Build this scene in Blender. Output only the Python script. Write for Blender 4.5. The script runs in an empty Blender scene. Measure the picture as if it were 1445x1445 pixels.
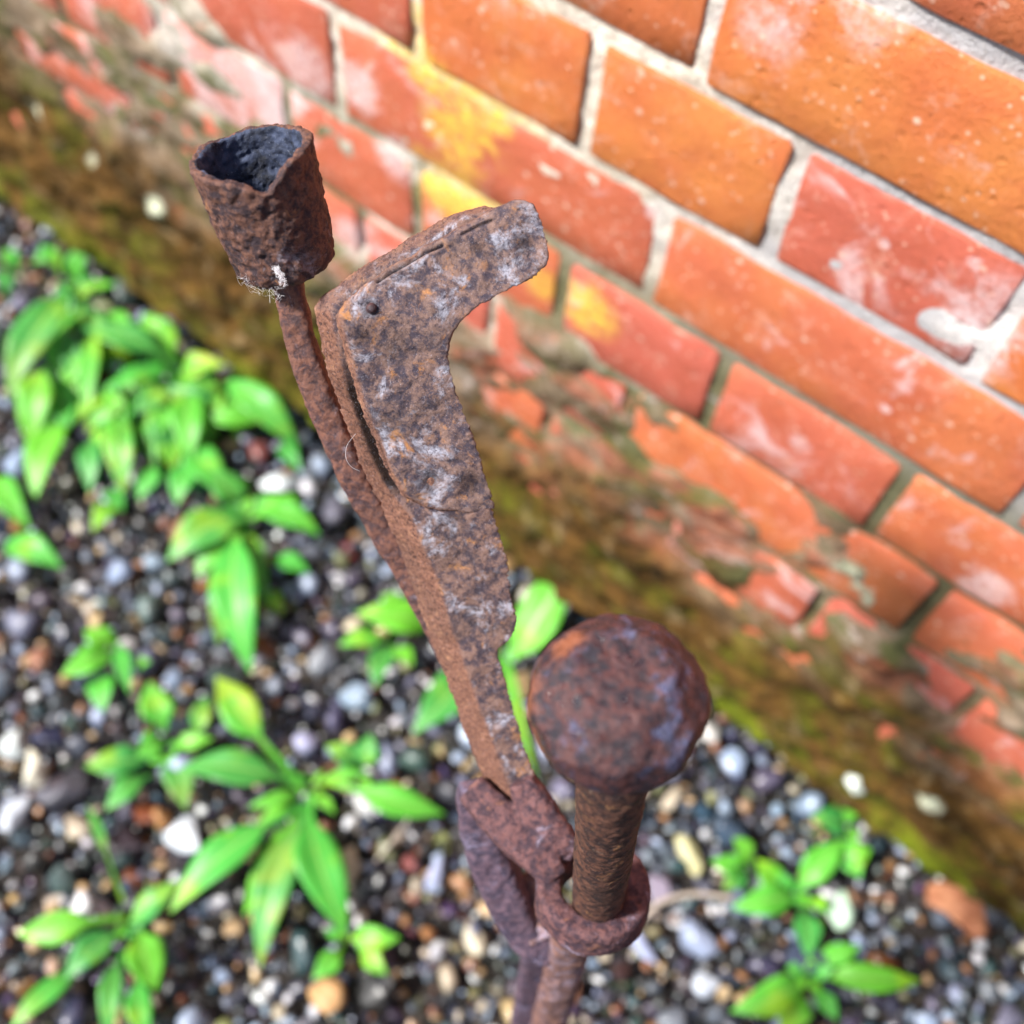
import bpy, bmesh, math, random
import numpy as np
from mathutils import Vector, Matrix, noise
from mathutils.geometry import tessellate_polygon
R = math.radians
random.seed(7); rng = np.random.default_rng(7)
S = bpy.context.scene
COL = S.collection
PI = math.pi

# ------------------------------------------------------------------ camera
Z0 = 0.66                                    # the tallest seen bed joint above the ground
CAM = Vector((0.342869, -0.39376, 0.268862 + Z0))
CR = Vector((0.79137971, 0.60898413, 0.05344616))
CU = Vector((-0.55127642, 0.67312573, 0.49294631))
CD = Vector((-0.26422049, 0.41957131, -0.86841663))
FPX = 1600.0
cam = bpy.data.cameras.new('camera'); cam_o = bpy.data.objects.new('camera', cam); COL.objects.link(cam_o)
cam_o.matrix_world = Matrix(((CR.x, CU.x, -CD.x, CAM.x), (CR.y, CU.y, -CD.y, CAM.y), (CR.z, CU.z, -CD.z, CAM.z), (0, 0, 0, 1)))
cam.sensor_width = 36; cam.lens = 36 * FPX / 1445; cam.clip_start = 0.01; cam.clip_end = 500
cam.dof.use_dof = True; cam.dof.focus_distance = 0.335
cam.dof.aperture_fstop = (cam.lens / 1000) / 0.0062     # entrance pupil of 6.2 mm
cam.dof.aperture_blades = 0
S.camera = cam_o

# ------------------------------------------------------------------ sky, sun, exposure
SUN_EL, SUN_AZ = R(50), None
sun_from = Vector((-0.48, -0.55, 0.85)).normalized()
el = math.asin(sun_from.z); az = math.atan2(sun_from.x, sun_from.y)
W = bpy.data.worlds.new('World'); S.world = W; W.use_nodes = True
wn = W.node_tree.nodes; wl = W.node_tree.links
sky = wn.new('ShaderNodeTexSky'); sky.sky_type = 'NISHITA'; sky.sun_disc = False
sky.sun_elevation = el; sky.sun_rotation = az; sky.dust_density = 2.5; sky.air_density = 1.0
wl.new(sky.outputs[0], wn['Background'].inputs[0]); wn['Background'].inputs[1].default_value = 0.075
sl = bpy.data.lights.new('sun', 'SUN'); sl.energy = 4.5; sl.angle = R(6); sl.color = (1.0, 0.96, 0.9)
so = bpy.data.objects.new('sun', sl); COL.objects.link(so)
so.rotation_euler = (-sun_from).to_track_quat('-Z', 'Y').to_euler()
S.view_settings.view_transform = 'Standard'; S.view_settings.look = 'None'
S.view_settings.gamma = 1; S.view_settings.use_curve_mapping = False
S.view_settings.exposure = 1.08

# ------------------------------------------------------------------ helpers
def at(px, py, d):
    """the place seen at photograph pixel (px, py), d metres along the viewing axis"""
    return CAM + (CD + CR * ((px - 722.5) / FPX) - CU * ((py - 722.5) / FPX)) * d
def on_z(px, py, z=0.0):
    v = CD + CR * ((px - 722.5) / FPX) - CU * ((py - 722.5) / FPX)
    return CAM + v * ((z - CAM.z) / v.z)
def on_wall(px, py, y=0.0):
    v = CD + CR * ((px - 722.5) / FPX) - CU * ((py - 722.5) / FPX)
    return CAM + v * ((y - CAM.y) / v.y)
def smooth01(a, b, x):
    t = min(1, max(0, (x - a) / (b - a))); return t * t * (3 - 2 * t)
def empty(name, label, cat, loc=(0, 0, 0), group=None):
    o = bpy.data.objects.new(name, None); COL.objects.link(o); o.location = loc; o.empty_display_size = 0.01
    o['label'] = label; o['category'] = cat
    if group: o['group'] = group
    return o
def link(name, me, mat=None, parent=None, label=None):
    o = bpy.data.objects.new(name, me); COL.objects.link(o)
    if mat and not me.materials: me.materials.append(mat)
    if parent is not None:
        o.parent = parent
        o.matrix_parent_inverse = Matrix.Translation(-Vector(parent.location))
    if label: o['label'] = label
    return o
def mesh(name, vs, fs, smooth=True):
    me = bpy.data.meshes.new(name); me.from_pydata([tuple(v) for v in vs], [], fs); me.update()
    if smooth: me.polygons.foreach_set('use_smooth', [True] * len(me.polygons))
    return me

# ------------------------------------------------------------------ material helpers
class NT:
    def __init__(s, name):
        s.m = bpy.data.materials.new(name); s.m.use_nodes = True
        s.t = s.m.node_tree; s.n = s.t.nodes; s.l = s.t.links
        s.b = s.n['Principled BSDF']; s.out = s.n['Material Output']
    def put(s, sock, v):
        if hasattr(v, 'is_linked') or hasattr(v, 'links'): s.l.new(v, sock)
        elif isinstance(v, tuple) and len(v) == 3 and sock.type == 'RGBA': sock.default_value = (*v, 1)
        else: sock.default_value = v
    def noise(s, vec, scale, detail=6, rough=0.6, dist=0.0):
        n = s.n.new('ShaderNodeTexNoise'); s.put(n.inputs['Vector'], vec); n.inputs['Scale'].default_value = scale
        n.inputs['Detail'].default_value = detail; n.inputs['Roughness'].default_value = rough
        n.inputs['Distortion'].default_value = dist; return n.outputs['Fac']
    def voro(s, vec, scale, feature='F1'):
        n = s.n.new('ShaderNodeTexVoronoi'); n.feature = feature; s.put(n.inputs['Vector'], vec)
        n.inputs['Scale'].default_value = scale; return n.outputs['Distance']
    def ramp(s, f, a, b):
        n = s.n.new('ShaderNodeMapRange'); n.interpolation_type = 'SMOOTHSTEP'; s.put(n.inputs[0], f)
        s.put(n.inputs[1], a); s.put(n.inputs[2], b); return n.outputs[0]
    def mix(s, f, a, b):
        n = s.n.new('ShaderNodeMix'); n.data_type = 'RGBA'; s.put(n.inputs[0], f); s.put(n.inputs[6], a); s.put(n.inputs[7], b)
        return n.outputs[2]
    def mul(s, a, b, op='MULTIPLY'):
        n = s.n.new('ShaderNodeMath'); n.operation = op; n.use_clamp = op in ('MULTIPLY',)
        s.put(n.inputs[0], a); s.put(n.inputs[1], b); return n.outputs[0]
    def vscale(s, vec, v3):
        n = s.n.new('ShaderNodeMapping'); s.put(n.inputs['Vector'], vec); n.inputs['Scale'].default_value = v3; return n.outputs[0]
    def pos_x(s):
        n = s.n.new('ShaderNodeSeparateXYZ'); s.l.new(s.pos(), n.inputs[0]); return n.outputs['X']
    def pos(s): return s.n.new('ShaderNodeNewGeometry').outputs['Position']
    def attr(s, name, out='Fac'):
        n = s.n.new('ShaderNodeAttribute'); n.attribute_name = name; return n.outputs[out]
    def rand(s): return s.n.new('ShaderNodeObjectInfo').outputs['Random']
    def bump(s, h, strength, dist, prev=None):
        n = s.n.new('ShaderNodeBump'); s.put(n.inputs['Height'], h); n.inputs['Strength'].default_value = strength
        n.inputs['Distance'].default_value = dist
        if prev is not None: s.l.new(prev, n.inputs['Normal'])
        return n.outputs[0]
    def hsv(s, c, h=0.5, sa=1.0, v=1.0):
        n = s.n.new('ShaderNodeHueSaturation'); s.put(n.inputs['Color'], c); s.put(n.inputs['Hue'], h)
        s.put(n.inputs['Saturation'], sa); s.put(n.inputs['Value'], v); return n.outputs[0]
    def done(s, color, rough=0.7, normal=None, **kw):
        s.put(s.b.inputs['Base Color'], color); s.put(s.b.inputs['Roughness'], rough)
        if normal is not None: s.l.new(normal, s.b.inputs['Normal'])
        for k, v in kw.items(): s.put(s.b.inputs[k.replace('_', ' ')], v)
        return s.m

def rust(name, dark, mid, orange, pale, pale_amt, orange_amt, rough=0.6, worn=False, speck=0.5, seed=0.0, spec=.35, bs=1.0):
    """scaly rusted iron: dark scale, brown rust, orange blooms, pale weathered crust"""
    t = NT(name); p = t.vscale(t.pos(), (1, 1, 1))
    mp = t.n.new('ShaderNodeMapping'); mp.inputs['Location'].default_value = (seed, seed * .7, seed * 1.3); t.put(mp.inputs[0], t.pos()); p = mp.outputs[0]
    m = t.noise(p, 290, 8, .74, .3); fine = t.noise(p, 900, 6, .75); grit = t.noise(p, 2600, 3, .7)
    c = t.mix(t.ramp(m, .40, .60), dark, mid)
    c = t.mix(t.mul(t.ramp(t.noise(p, 120, 5, .7, .6), .62 - orange_amt, .74 - orange_amt * .6), .8), c, orange)
    pm = t.ramp(t.noise(p, 80, 7, .72, .5), .64 - pale_amt, .76 - pale_amt * .8)
    pm = t.mul(pm, t.ramp(fine, .3, .55))
    if worn: pm = t.mul(pm, t.attr('worn'))
    c = t.mix(pm, c, pale)
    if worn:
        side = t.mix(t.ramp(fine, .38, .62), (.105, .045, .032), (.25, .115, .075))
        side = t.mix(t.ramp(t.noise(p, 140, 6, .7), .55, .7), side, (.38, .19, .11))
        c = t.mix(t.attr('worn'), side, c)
        c = t.mix(t.attr('recess_shade'), c, (.014, .009, .007)); spec = t.mul(t.mul(1.0, t.attr('recess_shade'), 'SUBTRACT'), spec)  # recesses coloured near black and dulled to imitate shade
    c = t.mix(t.mul(t.ramp(grit, .60, .74), speck), c, tuple(min(.75, x * 1.5 + .06) for x in pale))
    c = t.mix(t.mul(t.ramp(fine, .47, .30), .8), c, tuple(x * .35 for x in dark))
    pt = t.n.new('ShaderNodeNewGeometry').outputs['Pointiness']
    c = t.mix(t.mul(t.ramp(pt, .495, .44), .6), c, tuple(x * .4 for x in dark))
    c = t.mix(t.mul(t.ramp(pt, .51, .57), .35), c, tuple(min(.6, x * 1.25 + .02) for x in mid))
    c = t.mix(t.mul(t.ramp(t.noise(p, 48, 4, .6, .5), .50, .66), .35), c, t.hsv(c, .5, .85, .55))
    pits = t.voro(p, 420)
    n1 = t.bump(m, .7 * bs, .0012); n2 = t.bump(fine, .9 * bs, .0006, n1); n3 = t.bump(t.ramp(pits, .0, .35), .35, .0004, n2); n4 = t.bump(grit, .6, .00018, n3)
    rg_ = t.mul(t.mul(fine, .5, 'SUBTRACT'), -.9); rg_ = t.mul(rg_, rough, 'ADD')
    return t.done(c, rg_, n4, Specular_IOR_Level=spec)

DARK, MID, ORG, PALE = (.030, .020, .026), (.135, .058, .036), (.40, .155, .045), (.36, .345, .40)
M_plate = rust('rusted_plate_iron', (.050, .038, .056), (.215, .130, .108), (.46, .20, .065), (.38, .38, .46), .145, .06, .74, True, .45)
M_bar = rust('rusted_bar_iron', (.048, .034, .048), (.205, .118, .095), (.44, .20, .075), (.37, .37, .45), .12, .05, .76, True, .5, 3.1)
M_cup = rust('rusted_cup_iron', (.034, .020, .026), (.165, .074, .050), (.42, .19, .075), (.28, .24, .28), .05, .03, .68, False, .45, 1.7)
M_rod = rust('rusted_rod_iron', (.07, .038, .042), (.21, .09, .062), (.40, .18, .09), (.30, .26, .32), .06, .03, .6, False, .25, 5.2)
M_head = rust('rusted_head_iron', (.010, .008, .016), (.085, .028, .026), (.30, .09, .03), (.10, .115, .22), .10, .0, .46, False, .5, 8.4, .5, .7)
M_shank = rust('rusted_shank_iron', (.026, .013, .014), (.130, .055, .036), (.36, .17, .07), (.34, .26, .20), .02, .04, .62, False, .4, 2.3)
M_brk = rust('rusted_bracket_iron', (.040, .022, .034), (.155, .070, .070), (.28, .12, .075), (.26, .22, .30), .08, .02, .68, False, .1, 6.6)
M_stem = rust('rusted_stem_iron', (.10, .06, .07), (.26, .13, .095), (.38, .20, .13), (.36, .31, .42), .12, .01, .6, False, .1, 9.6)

M_violet = rust('violet_scaled_iron', (.045, .034, .060), (.14, .085, .115), (.22, .10, .08), (.24, .22, .34), .10, .0, .6, False, .05, 4.6)
t = NT('cup_inside'); p = t.pos()  # near-black blue inner faces of the cup, with grey-blue dust specks
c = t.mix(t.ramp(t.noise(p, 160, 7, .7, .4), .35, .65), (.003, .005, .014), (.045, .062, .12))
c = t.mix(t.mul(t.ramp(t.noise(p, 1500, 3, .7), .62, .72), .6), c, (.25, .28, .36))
M_cup_inside = t.done(c, .7, t.bump(t.noise(p, 500, 6, .7), .8, .001))

t = NT('cobweb_silk'); M_silk = t.done((.8, .78, .82), .5)

# ------------------------------------------------------------------ iron geometry
def remesh(name, me, voxel, smooth_it=4, amp=(.0005, .00025), seed=0.0, fac=0.5):
    """voxel-remesh a rough solid, round its edges and corrode it"""
    o = bpy.data.objects.new('tmp', me); COL.objects.link(o)
    r = o.modifiers.new('r', 'REMESH'); r.mode = 'VOXEL'; r.voxel_size = voxel; r.use_smooth_shade = True
    s = o.modifiers.new('s', 'SMOOTH'); s.iterations = smooth_it; s.factor = fac
    dg = bpy.context.evaluated_depsgraph_get(); out = bpy.data.meshes.new_from_object(o.evaluated_get(dg))
    bpy.data.objects.remove(o); out.name = name; out.materials.clear()
    n = len(out.vertices)
    co = np.empty(n * 3); out.vertices.foreach_get('co', co); co = co.reshape(-1, 3)
    nr = np.empty(n * 3); out.vertices.foreach_get('normal', nr); nr = nr.reshape(-1, 3)
    sv = Vector((seed, seed * 2, -seed)); dsp = np.empty(n)
    for i in range(n):
        v = Vector(co[i])
        a = noise.noise(v * 110 + sv); b = noise.fractal(v * 330 + sv, 1.0, 2.0, 3)
        k = noise.noise(v * 260 - sv); k = -max(0, k - .25) * 2.2        # flaked-off scabs
        dsp[i] = a * amp[0] + b * amp[1] + k * amp[1] * 1.2
    co += nr * dsp[:, None]
    out.vertices.foreach_set('co', co.ravel()); out.update()
    out.polygons.foreach_set('use_smooth', [True] * len(out.polygons))
    return out, co, nr
def slab(poly, front, back):
    """closed prism between two lofted copies of an outline"""
    n = len(poly); bm = bmesh.new()
    f = [bm.verts.new(front(*p)) for p in poly]; b = [bm.verts.new(back(*p)) for p in poly]
    for tri in tessellate_polygon([[Vector((x, y, 0)) for x, y in poly]]):
        bm.faces.new([f[i] for i in tri]); bm.faces.new([b[i] for i in tri[::-1]])
    for i in range(n): bm.faces.new((f[i], b[i], b[(i + 1) % n], f[(i + 1) % n]))
    bmesh.ops.triangulate(bm, faces=bm.faces[:]); bmesh.ops.recalc_face_normals(bm, faces=bm.faces[:])
    me = bpy.data.meshes.new('slab'); bm.to_mesh(me); bm.free(); return me
def join(mes):
    vs, fs = [], []
    for m in mes:
        k = len(vs); vs += [v.co[:] for v in m.vertices]; fs += [[k + i for i in p.vertices] for p in m.polygons]
    return mesh('joined', vs, fs)
def tube(path, radii, seg=20, sq=0.0, flat=1.0, side=None, caps=True):
    """swept tube; sq squares the section, flat thins it across `side`"""
    P = [Vector(p) for p in path]; vs, fs = [], []
    side = side or CR
    for i, p in enumerate(P):
        tn = (P[min(i + 1, len(P) - 1)] - P[max(i - 1, 0)]).normalized()
        a = (side - tn * side.dot(tn)).normalized(); b = tn.cross(a)
        for k in range(seg):
            th = 2 * PI * k / seg; c, s = math.cos(th), math.sin(th)
            if sq: e = 1 - sq * .6; c = math.copysign(abs(c) ** e, c); s = math.copysign(abs(s) ** e, s)
            vs.append(p + a * (c * radii[i]) + b * (s * radii[i] * flat))
        if i:
            o, q = (i - 1) * seg, i * seg
            fs += [(o + k, o + (k + 1) % seg, q + (k + 1) % seg, q + k) for k in range(seg)]
    if caps: fs.append(list(range(seg))[::-1]); fs.append([(len(P) - 1) * seg + k for k in range(seg)])
    return mesh('tube', vs, fs)
def lerp_path(pts, n=6):
    """Catmull-Rom through 3D points with radii"""
    out, rr = [], []
    P = [Vector(p[0]) for p in pts]; Q = [p[1] for p in pts]
    for i in range(len(P) - 1):
        p0, p1, p2, p3 = P[max(i - 1, 0)], P[i], P[i + 1], P[min(i + 2, len(P) - 1)]
        for k in range(n):
            u = k / n
            out.append(.5 * ((2 * p1) + (p2 - p0) * u + (2 * p0 - 5 * p1 + 4 * p2 - p3) * u * u + (3 * p1 - p0 - 3 * p2 + p3) * u ** 3))
            rr.append(Q[i] + (Q[i + 1] - Q[i]) * u)
    out.append(P[-1]); rr.append(Q[-1]); return out, rr

STEM_FOOT = on_z(732, 1605, 0.0)
stand = empty('iron_stand', 'tall rusted iron stand with an open cup, a bent hook plate and a ring bracket', 'iron stand', STEM_FOOT)

# hook bar: two corroded layers, the front one an L-shaped plate
E_ = (-CR * .0095 + CU * .0028 + CD * .0080)
def dep(y): return .325 + (y - 450) * (.000118 if y > 450 else .00004)
plate_poly = [(738, 283), (757, 291), (768, 312), (777, 340), (778, 364), (767, 384), (738, 402), (706, 418), (672, 437), (650, 457), (637, 478),
              (634, 500), (641, 530), (653, 566), (667, 606), (680, 645), (694, 690), (701, 718), (668, 727), (635, 722), (602, 718), (577, 702),
              (558, 672), (544, 640), (527, 600), (513, 560), (500, 515), (489, 470), (486, 446), (497, 424), (524, 402), (560, 380), (600, 357), (640, 333), (690, 302)]
bar_poly = [(735, 290), (742, 312), (700, 350), (640, 392), (600, 430), (590, 470), (610, 530), (640, 600), (664, 660), (683, 700), (700, 718), (712, 752), (722, 790),
            (729, 850), (736, 880), (731, 900), (707, 919), (716, 950), (728, 990), (742, 1040), (757, 1086), (775, 1125), (790, 1160), (750, 1165),
            (728, 1130), (709, 1080), (688, 1020), (668, 965), (650, 915), (634, 868), (620, 822), (602, 776), (582, 730), (560, 690), (544, 648),
            (528, 604), (512, 562), (500, 520), (489, 472), (484, 444), (496, 424), (530, 398), (580, 366), (640, 330), (690, 302)]
me = slab(plate_poly, lambda x, y: at(x, y, dep(y)), lambda x, y: at(x, y, dep(y)) + E_ * .34)
FN = (-CD * .96 + CR * .18 + CU * .1).normalized()
def to_px(co):
    q = co - np.array(CAM); z = q @ np.array(CD)
    return 722.5 + FPX * (q @ np.array(CR)) / z, 722.5 - FPX * (q @ np.array(CU)) / z
def dent(me, co, nr, spots):
    x, y = to_px(co)
    for sx_, sy_, rad, amp in spots:
        w = np.exp(-(((x - sx_) ** 2 + (y - sy_) ** 2) / rad ** 2) ** 1.5); co = co - nr * (w * amp)[:, None]
    me.vertices.foreach_set('co', co.ravel()); me.update(); return co
def recess_shade_attr(me, val):
    a = me.attributes.new('recess_shade', 'FLOAT', 'POINT'); a.data.foreach_set('value', val)  # per-vertex amount of painted shade
me, co, nr = remesh('hook_plate', me, .00060, 14, (.00085, .00030), 1.0)
co = dent(me, co, nr, [(607, 678, 11, .0011), (664, 684, 14, .0013), (742, 345, 14, .0014), (600, 600, 26, .0007), (700, 370, 24, .0006), (560, 520, 22, .0005), (620, 420, 20, -.0006), (525, 436, 12, .0006), (640, 640, 14, -.0006)])
def near_line(co, pts, w):
    x, y = to_px(co); best = np.full(len(co), 1e9)
    for (x0, y0), (x1, y1) in zip(pts[:-1], pts[1:]):
        t_ = np.clip(((x - x0) * (x1 - x0) + (y - y0) * (y1 - y0)) / ((x1 - x0) ** 2 + (y1 - y0) ** 2), 0, 1)
        best = np.minimum(best, np.hypot(x - x0 - t_ * (x1 - x0), y - y0 - t_ * (y1 - y0)))
    return np.exp(-(best / w) ** 2)
fr = (nr @ np.array(FN) > .2)
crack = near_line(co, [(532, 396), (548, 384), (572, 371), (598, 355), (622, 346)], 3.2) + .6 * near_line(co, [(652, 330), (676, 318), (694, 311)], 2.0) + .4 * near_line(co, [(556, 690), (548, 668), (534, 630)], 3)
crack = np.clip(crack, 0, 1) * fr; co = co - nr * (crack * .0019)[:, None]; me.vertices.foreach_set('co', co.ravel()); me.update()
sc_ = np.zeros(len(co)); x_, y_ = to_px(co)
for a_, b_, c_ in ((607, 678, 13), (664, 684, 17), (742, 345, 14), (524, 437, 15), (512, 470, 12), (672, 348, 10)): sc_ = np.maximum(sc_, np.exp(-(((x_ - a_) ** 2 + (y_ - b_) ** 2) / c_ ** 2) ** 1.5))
recess_shade_attr(me, np.maximum(crack * .95, sc_ * .55 * fr))  # painted shade along the crack and in the dents
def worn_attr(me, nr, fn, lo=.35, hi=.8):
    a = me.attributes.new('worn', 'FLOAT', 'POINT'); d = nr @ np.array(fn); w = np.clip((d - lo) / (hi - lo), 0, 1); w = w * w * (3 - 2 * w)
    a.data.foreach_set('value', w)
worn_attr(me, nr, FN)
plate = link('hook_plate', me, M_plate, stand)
def s0(y): return   .41 + .12 * smooth01(490, 580, y) - .45 * smooth01(675, 722, y)
me = slab(bar_poly, lambda x, y: at(x, y, dep(y)) + E_ * s0(y), lambda x, y: at(x, y, dep(y)) + E_ * (1.12 + .12 * smooth01(560, 800, y)))
me, co, nr = remesh('bar', me, .00064, 14, (.00080, .00028), 4.0)
x_, y_ = to_px(co); recess_shade_attr(me, np.clip((nr @ np.array(FN) - .3) * 2.5, 0, 1) * np.clip((706 - y_) / 22, 0, 1) * np.clip((y_ - 490) / 60, 0, 1) * .95)  # shade of the gap painted on the bar front behind the plate
co = dent(me, co, nr, [(640, 740, 16, .0008), (690, 850, 18, -.0006), (700, 890, 9, .0008), (690, 960, 14, .0005)])
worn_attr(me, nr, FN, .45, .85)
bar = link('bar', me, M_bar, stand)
for (x, y, r) in ((570, 438, .0019),):                     # rivet on the elbow of the plate
    pass
bm = bmesh.new(); bmesh.ops.create_icosphere(bm, subdivisions=3, radius=.0016)
me = bpy.data.meshes.new('rivet'); bm.to_mesh(me); bm.free(); me.polygons.foreach_set('use_smooth', [True] * len(me.polygons))
rv = link('rivet', me, M_head, stand); rv.matrix_parent_inverse = Matrix.Identity(4); rv.location = at(524, 435, dep(435)) - Vector(stand.location)

# cup
c_top, c_bot = at(354, 215, .3135), at(407, 378, .337)
ax = (c_top - c_bot); H = ax.length; ax.normalize()
ca = (CR - ax * CR.dot(ax)).normalized(); cb = ax.cross(ca)
def cup_mesh():
    seg = 120; rings = []; nrm = (at(392, 300, .3) - c_top); nrm = (nrm - ax * nrm.dot(ax)).normalized()
    ph0 = math.atan2(nrm.dot(cb), nrm.dot(ca))
    def rimh(ph):
        d = (ph - ph0 + PI) % (2 * PI) - PI
        h = H * 1.02
        h -= .0056 * math.exp(-((d + .02) / .33) ** 2)                    # torn notch in the front lip
        h -= .0012 * smooth01(.9, .2, abs(d + .45))
        h += .0012 * noise.noise(Vector((math.cos(ph) * 2, math.sin(ph) * 2, 3))) + .0003 * noise.noise(Vector((math.cos(ph) * 9, math.sin(ph) * 9, 3)))
        return h
    vs, fs = [], []; NR = 26; out_r = lambda f: .0145 + .0030 * f ** .8 + (-.0022 * (1 - min(1, f / .10)) ** 2)
    for j in range(NR + 1):
        f = j / NR
        for k in range(seg):
            ph = 2 * PI * k / seg; r = out_r(f); h = rimh(ph) * f
            vs.append(c_bot + ax * h + ca * (math.cos(ph) * r) + cb * (math.sin(ph) * r))
    for j in range(NR + 1):
        f = 1 - j / NR * .90
        for k in range(seg):
            ph = 2 * PI * k / seg; r = out_r(f) - .0025; h = rimh(ph) * f
            vs.append(c_bot + ax * h + ca * (math.cos(ph) * r) + cb * (math.sin(ph) * r))
    for j in range(2 * NR + 1):
        o, q = j * seg, (j + 1) * seg
        fs += [(o + k, o + (k + 1) % seg, q + (k + 1) % seg, q + k) for k in range(seg)]
    a = len(vs); vs.append(c_bot); vs.append(c_bot + ax * .004)
    L = (2 * NR + 1) * seg
    fs += [((k + 1) % seg, k, a) for k in range(seg)]; fs += [(L + k, L + (k + 1) % seg, a + 1) for k in range(seg)]
    return mesh('cup', vs, fs)
me, co, nr = remesh('cup', cup_mesh(), .00052, 2, (.00045, .00062), 7.0)
me.materials.append(M_cup); me.materials.append(M_cup_inside)
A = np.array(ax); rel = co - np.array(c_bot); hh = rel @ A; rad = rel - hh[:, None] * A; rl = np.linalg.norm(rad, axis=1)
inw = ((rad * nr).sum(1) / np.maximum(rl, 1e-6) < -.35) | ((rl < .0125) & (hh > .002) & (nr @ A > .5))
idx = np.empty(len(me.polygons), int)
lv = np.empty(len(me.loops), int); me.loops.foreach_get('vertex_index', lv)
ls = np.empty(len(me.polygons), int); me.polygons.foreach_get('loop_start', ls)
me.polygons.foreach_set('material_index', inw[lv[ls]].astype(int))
link('cup', me, None, stand)

# rod below the cup
pts = [((402, 385, .339), .0046), ((412, 425, .343), .0044), ((428, 490, .350), .0046), ((452, 560, .358), .0049), ((486, 640, .368), .0052), ((525, 715, .379), .0054),
       ((570, 790, .390), .0055), ((622, 885, .404), .0056), ((668, 985, .414), .0056), ((705, 1085, .420), .0056), ((728, 1150, .420), .0056)]
pa, ra = lerp_path([(at(*p), r) for p, r in pts])
me, co, nr = remesh('rod', tube(pa, ra, 24, .75, .9), .0007, 3, (.0005, .00035), 9.0)
link('rod', me, M_rod, stand)

# ring bracket
rc = at(838, 1252, .398); v = (rc - CAM).normalized()
ra_ = (-v * .80 + CU * .58 + CR * .10).normalized(); r1 = (CR - ra_ * CR.dot(ra_)).normalized(); r2 = ra_.cross(r1)
def ring_mesh(r_in, r_out, h):
    seg = 64; sec = []
    for k in range(14):
        th = 2 * PI * k / 14; e = .38
        sec.append(((r_in + r_out) / 2 + (r_out - r_in) / 2 * math.copysign(abs(math.cos(th)) ** e, math.cos(th)), h / 2 * math.copysign(abs(math.sin(th)) ** e, math.sin(th))))
    vs, fs = [], []
    for i in range(seg):
        ph = 2 * PI * i / seg
        for (rr, hz) in sec: vs.append(rc - ra_ * .005 + ra_ * hz + (r1 * math.cos(ph) + r2 * math.sin(ph)) * rr)
    for i in range(seg):
        for k in range(14): fs.append((i * 14 + k, i * 14 + (k + 1) % 14, ((i + 1) % seg) * 14 + (k + 1) % 14, ((i + 1) % seg) * 14 + k))
    return mesh('ring', vs, fs)
ring = ring_mesh(.0114, .0204, .0150)
p_arm, r_arm = lerp_path([(at(664, 1112, .410), .0056), (at(692, 1142, .408), .0070), (at(724, 1176, .405), .0070), (at(760, 1208, .402), .0068), (at(782, 1240, .400), .0050)])
arm = tube(p_arm, r_arm, 20, .95, 1.1)
p_b, r_b = lerp_path([(at(735, 1100, .402), .0050), (at(760, 1145, .403), .0070), (at(790, 1185, .402), .0062), (at(812, 1200, .402), .0040)])
web = tube(p_b, r_b, 20, .5, .9)
me, co, nr = remesh('ring_bracket', join([ring, arm, web]), .00070, 3, (.0006, .0004), 12.0)
link('ring_bracket', me, M_brk, stand)
p_s, r_s = lerp_path([(at(664, 1115, .415), .0052), (at(676, 1160, .424), .0072), (at(696, 1216, .434), .0084), (at(720, 1272, .442), .0080), (at(746, 1318, .448), .0068), (at(780, 1338, .450), .0060)])
me, co, nr = remesh('strap', tube(p_s, r_s, 20, .95, 1.1), .0008, 3, (.0007, .0004), 13.0)
link('strap', me, M_violet, stand)
gus = [(712, 1246), (752, 1226), (782, 1232), (792, 1290), (786, 1318), (748, 1336), (722, 1300)]
me = slab(gus, lambda x, y: at(x, y, .440), lambda x, y: at(x, y, .455))
me, co, nr = remesh('gusset', me, .0009, 5, (.0006, .0004), 14.0)
link('gusset', me, M_stem, stand)
p0 = at(812, 1300, .418)
pp, rr = lerp_path([(p0, .0078), (p0.lerp(STEM_FOOT, .3), .0082), (p0.lerp(STEM_FOOT, .7), .0084), (STEM_FOOT - Vector((0, 0, .03)), .0086)], 10)
me, co, nr = remesh('stem', tube(pp, rr, 24, .5, .9), .0016, 3, (.0009, .0005), 15.0)
link('stem', me, M_stem, stand)
f2 = on_z(716, 1588, 0.0) - Vector((0, 0, .03)); q0 = at(764, 1325, .446)
pp, rr = lerp_path([(q0, .0070), (q0.lerp(f2, .3), .0072), (q0.lerp(f2, .7), .0074), (f2, .0074)], 10)
me, co, nr = remesh('brace_bar', tube(pp, rr, 24, .8, .6), .0016, 3, (.0009, .0005), 16.0)
link('brace_bar', me, M_violet, stand)

# bolt standing in the ring
tip, neck, hc = at(842, 1283, .404), at(866, 1085, .292), at(872, 992, .272)
bolt = empty('round_headed_bolt', 'thick rusted iron bolt with a big faceted round head, dropped into the ring', 'bolt', tip)
bm = bmesh.new(); bmesh.ops.create_icosphere(bm, subdivisions=7, radius=1)
rg = random.Random(5); planes = []
bax = (hc - tip).normalized(); h1 = bax.orthogonal().normalized(); h2 = bax.cross(h1)
def hp(el_, n, h, ph0):
    for k in range(n):
        a = 2 * PI * (k + ph0) / n + rg.uniform(-.12, .12); e = el_ + rg.uniform(-.08, .08)
        planes.append(((bax * math.sin(e) + (h1 * math.cos(a) + h2 * math.sin(a)) * math.cos(e)).normalized(), h * rg.uniform(.97, 1.02)))
planes.append((bax, .76)); planes.append((-bax, .80)); hp(0.05, 9, .99, 0); hp(.72, 9, .93, .5); hp(-.75, 9, .92, .3)
PN = np.array([p[0][:] for p in planes]); PH = np.array([p[1] for p in planes])
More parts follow.
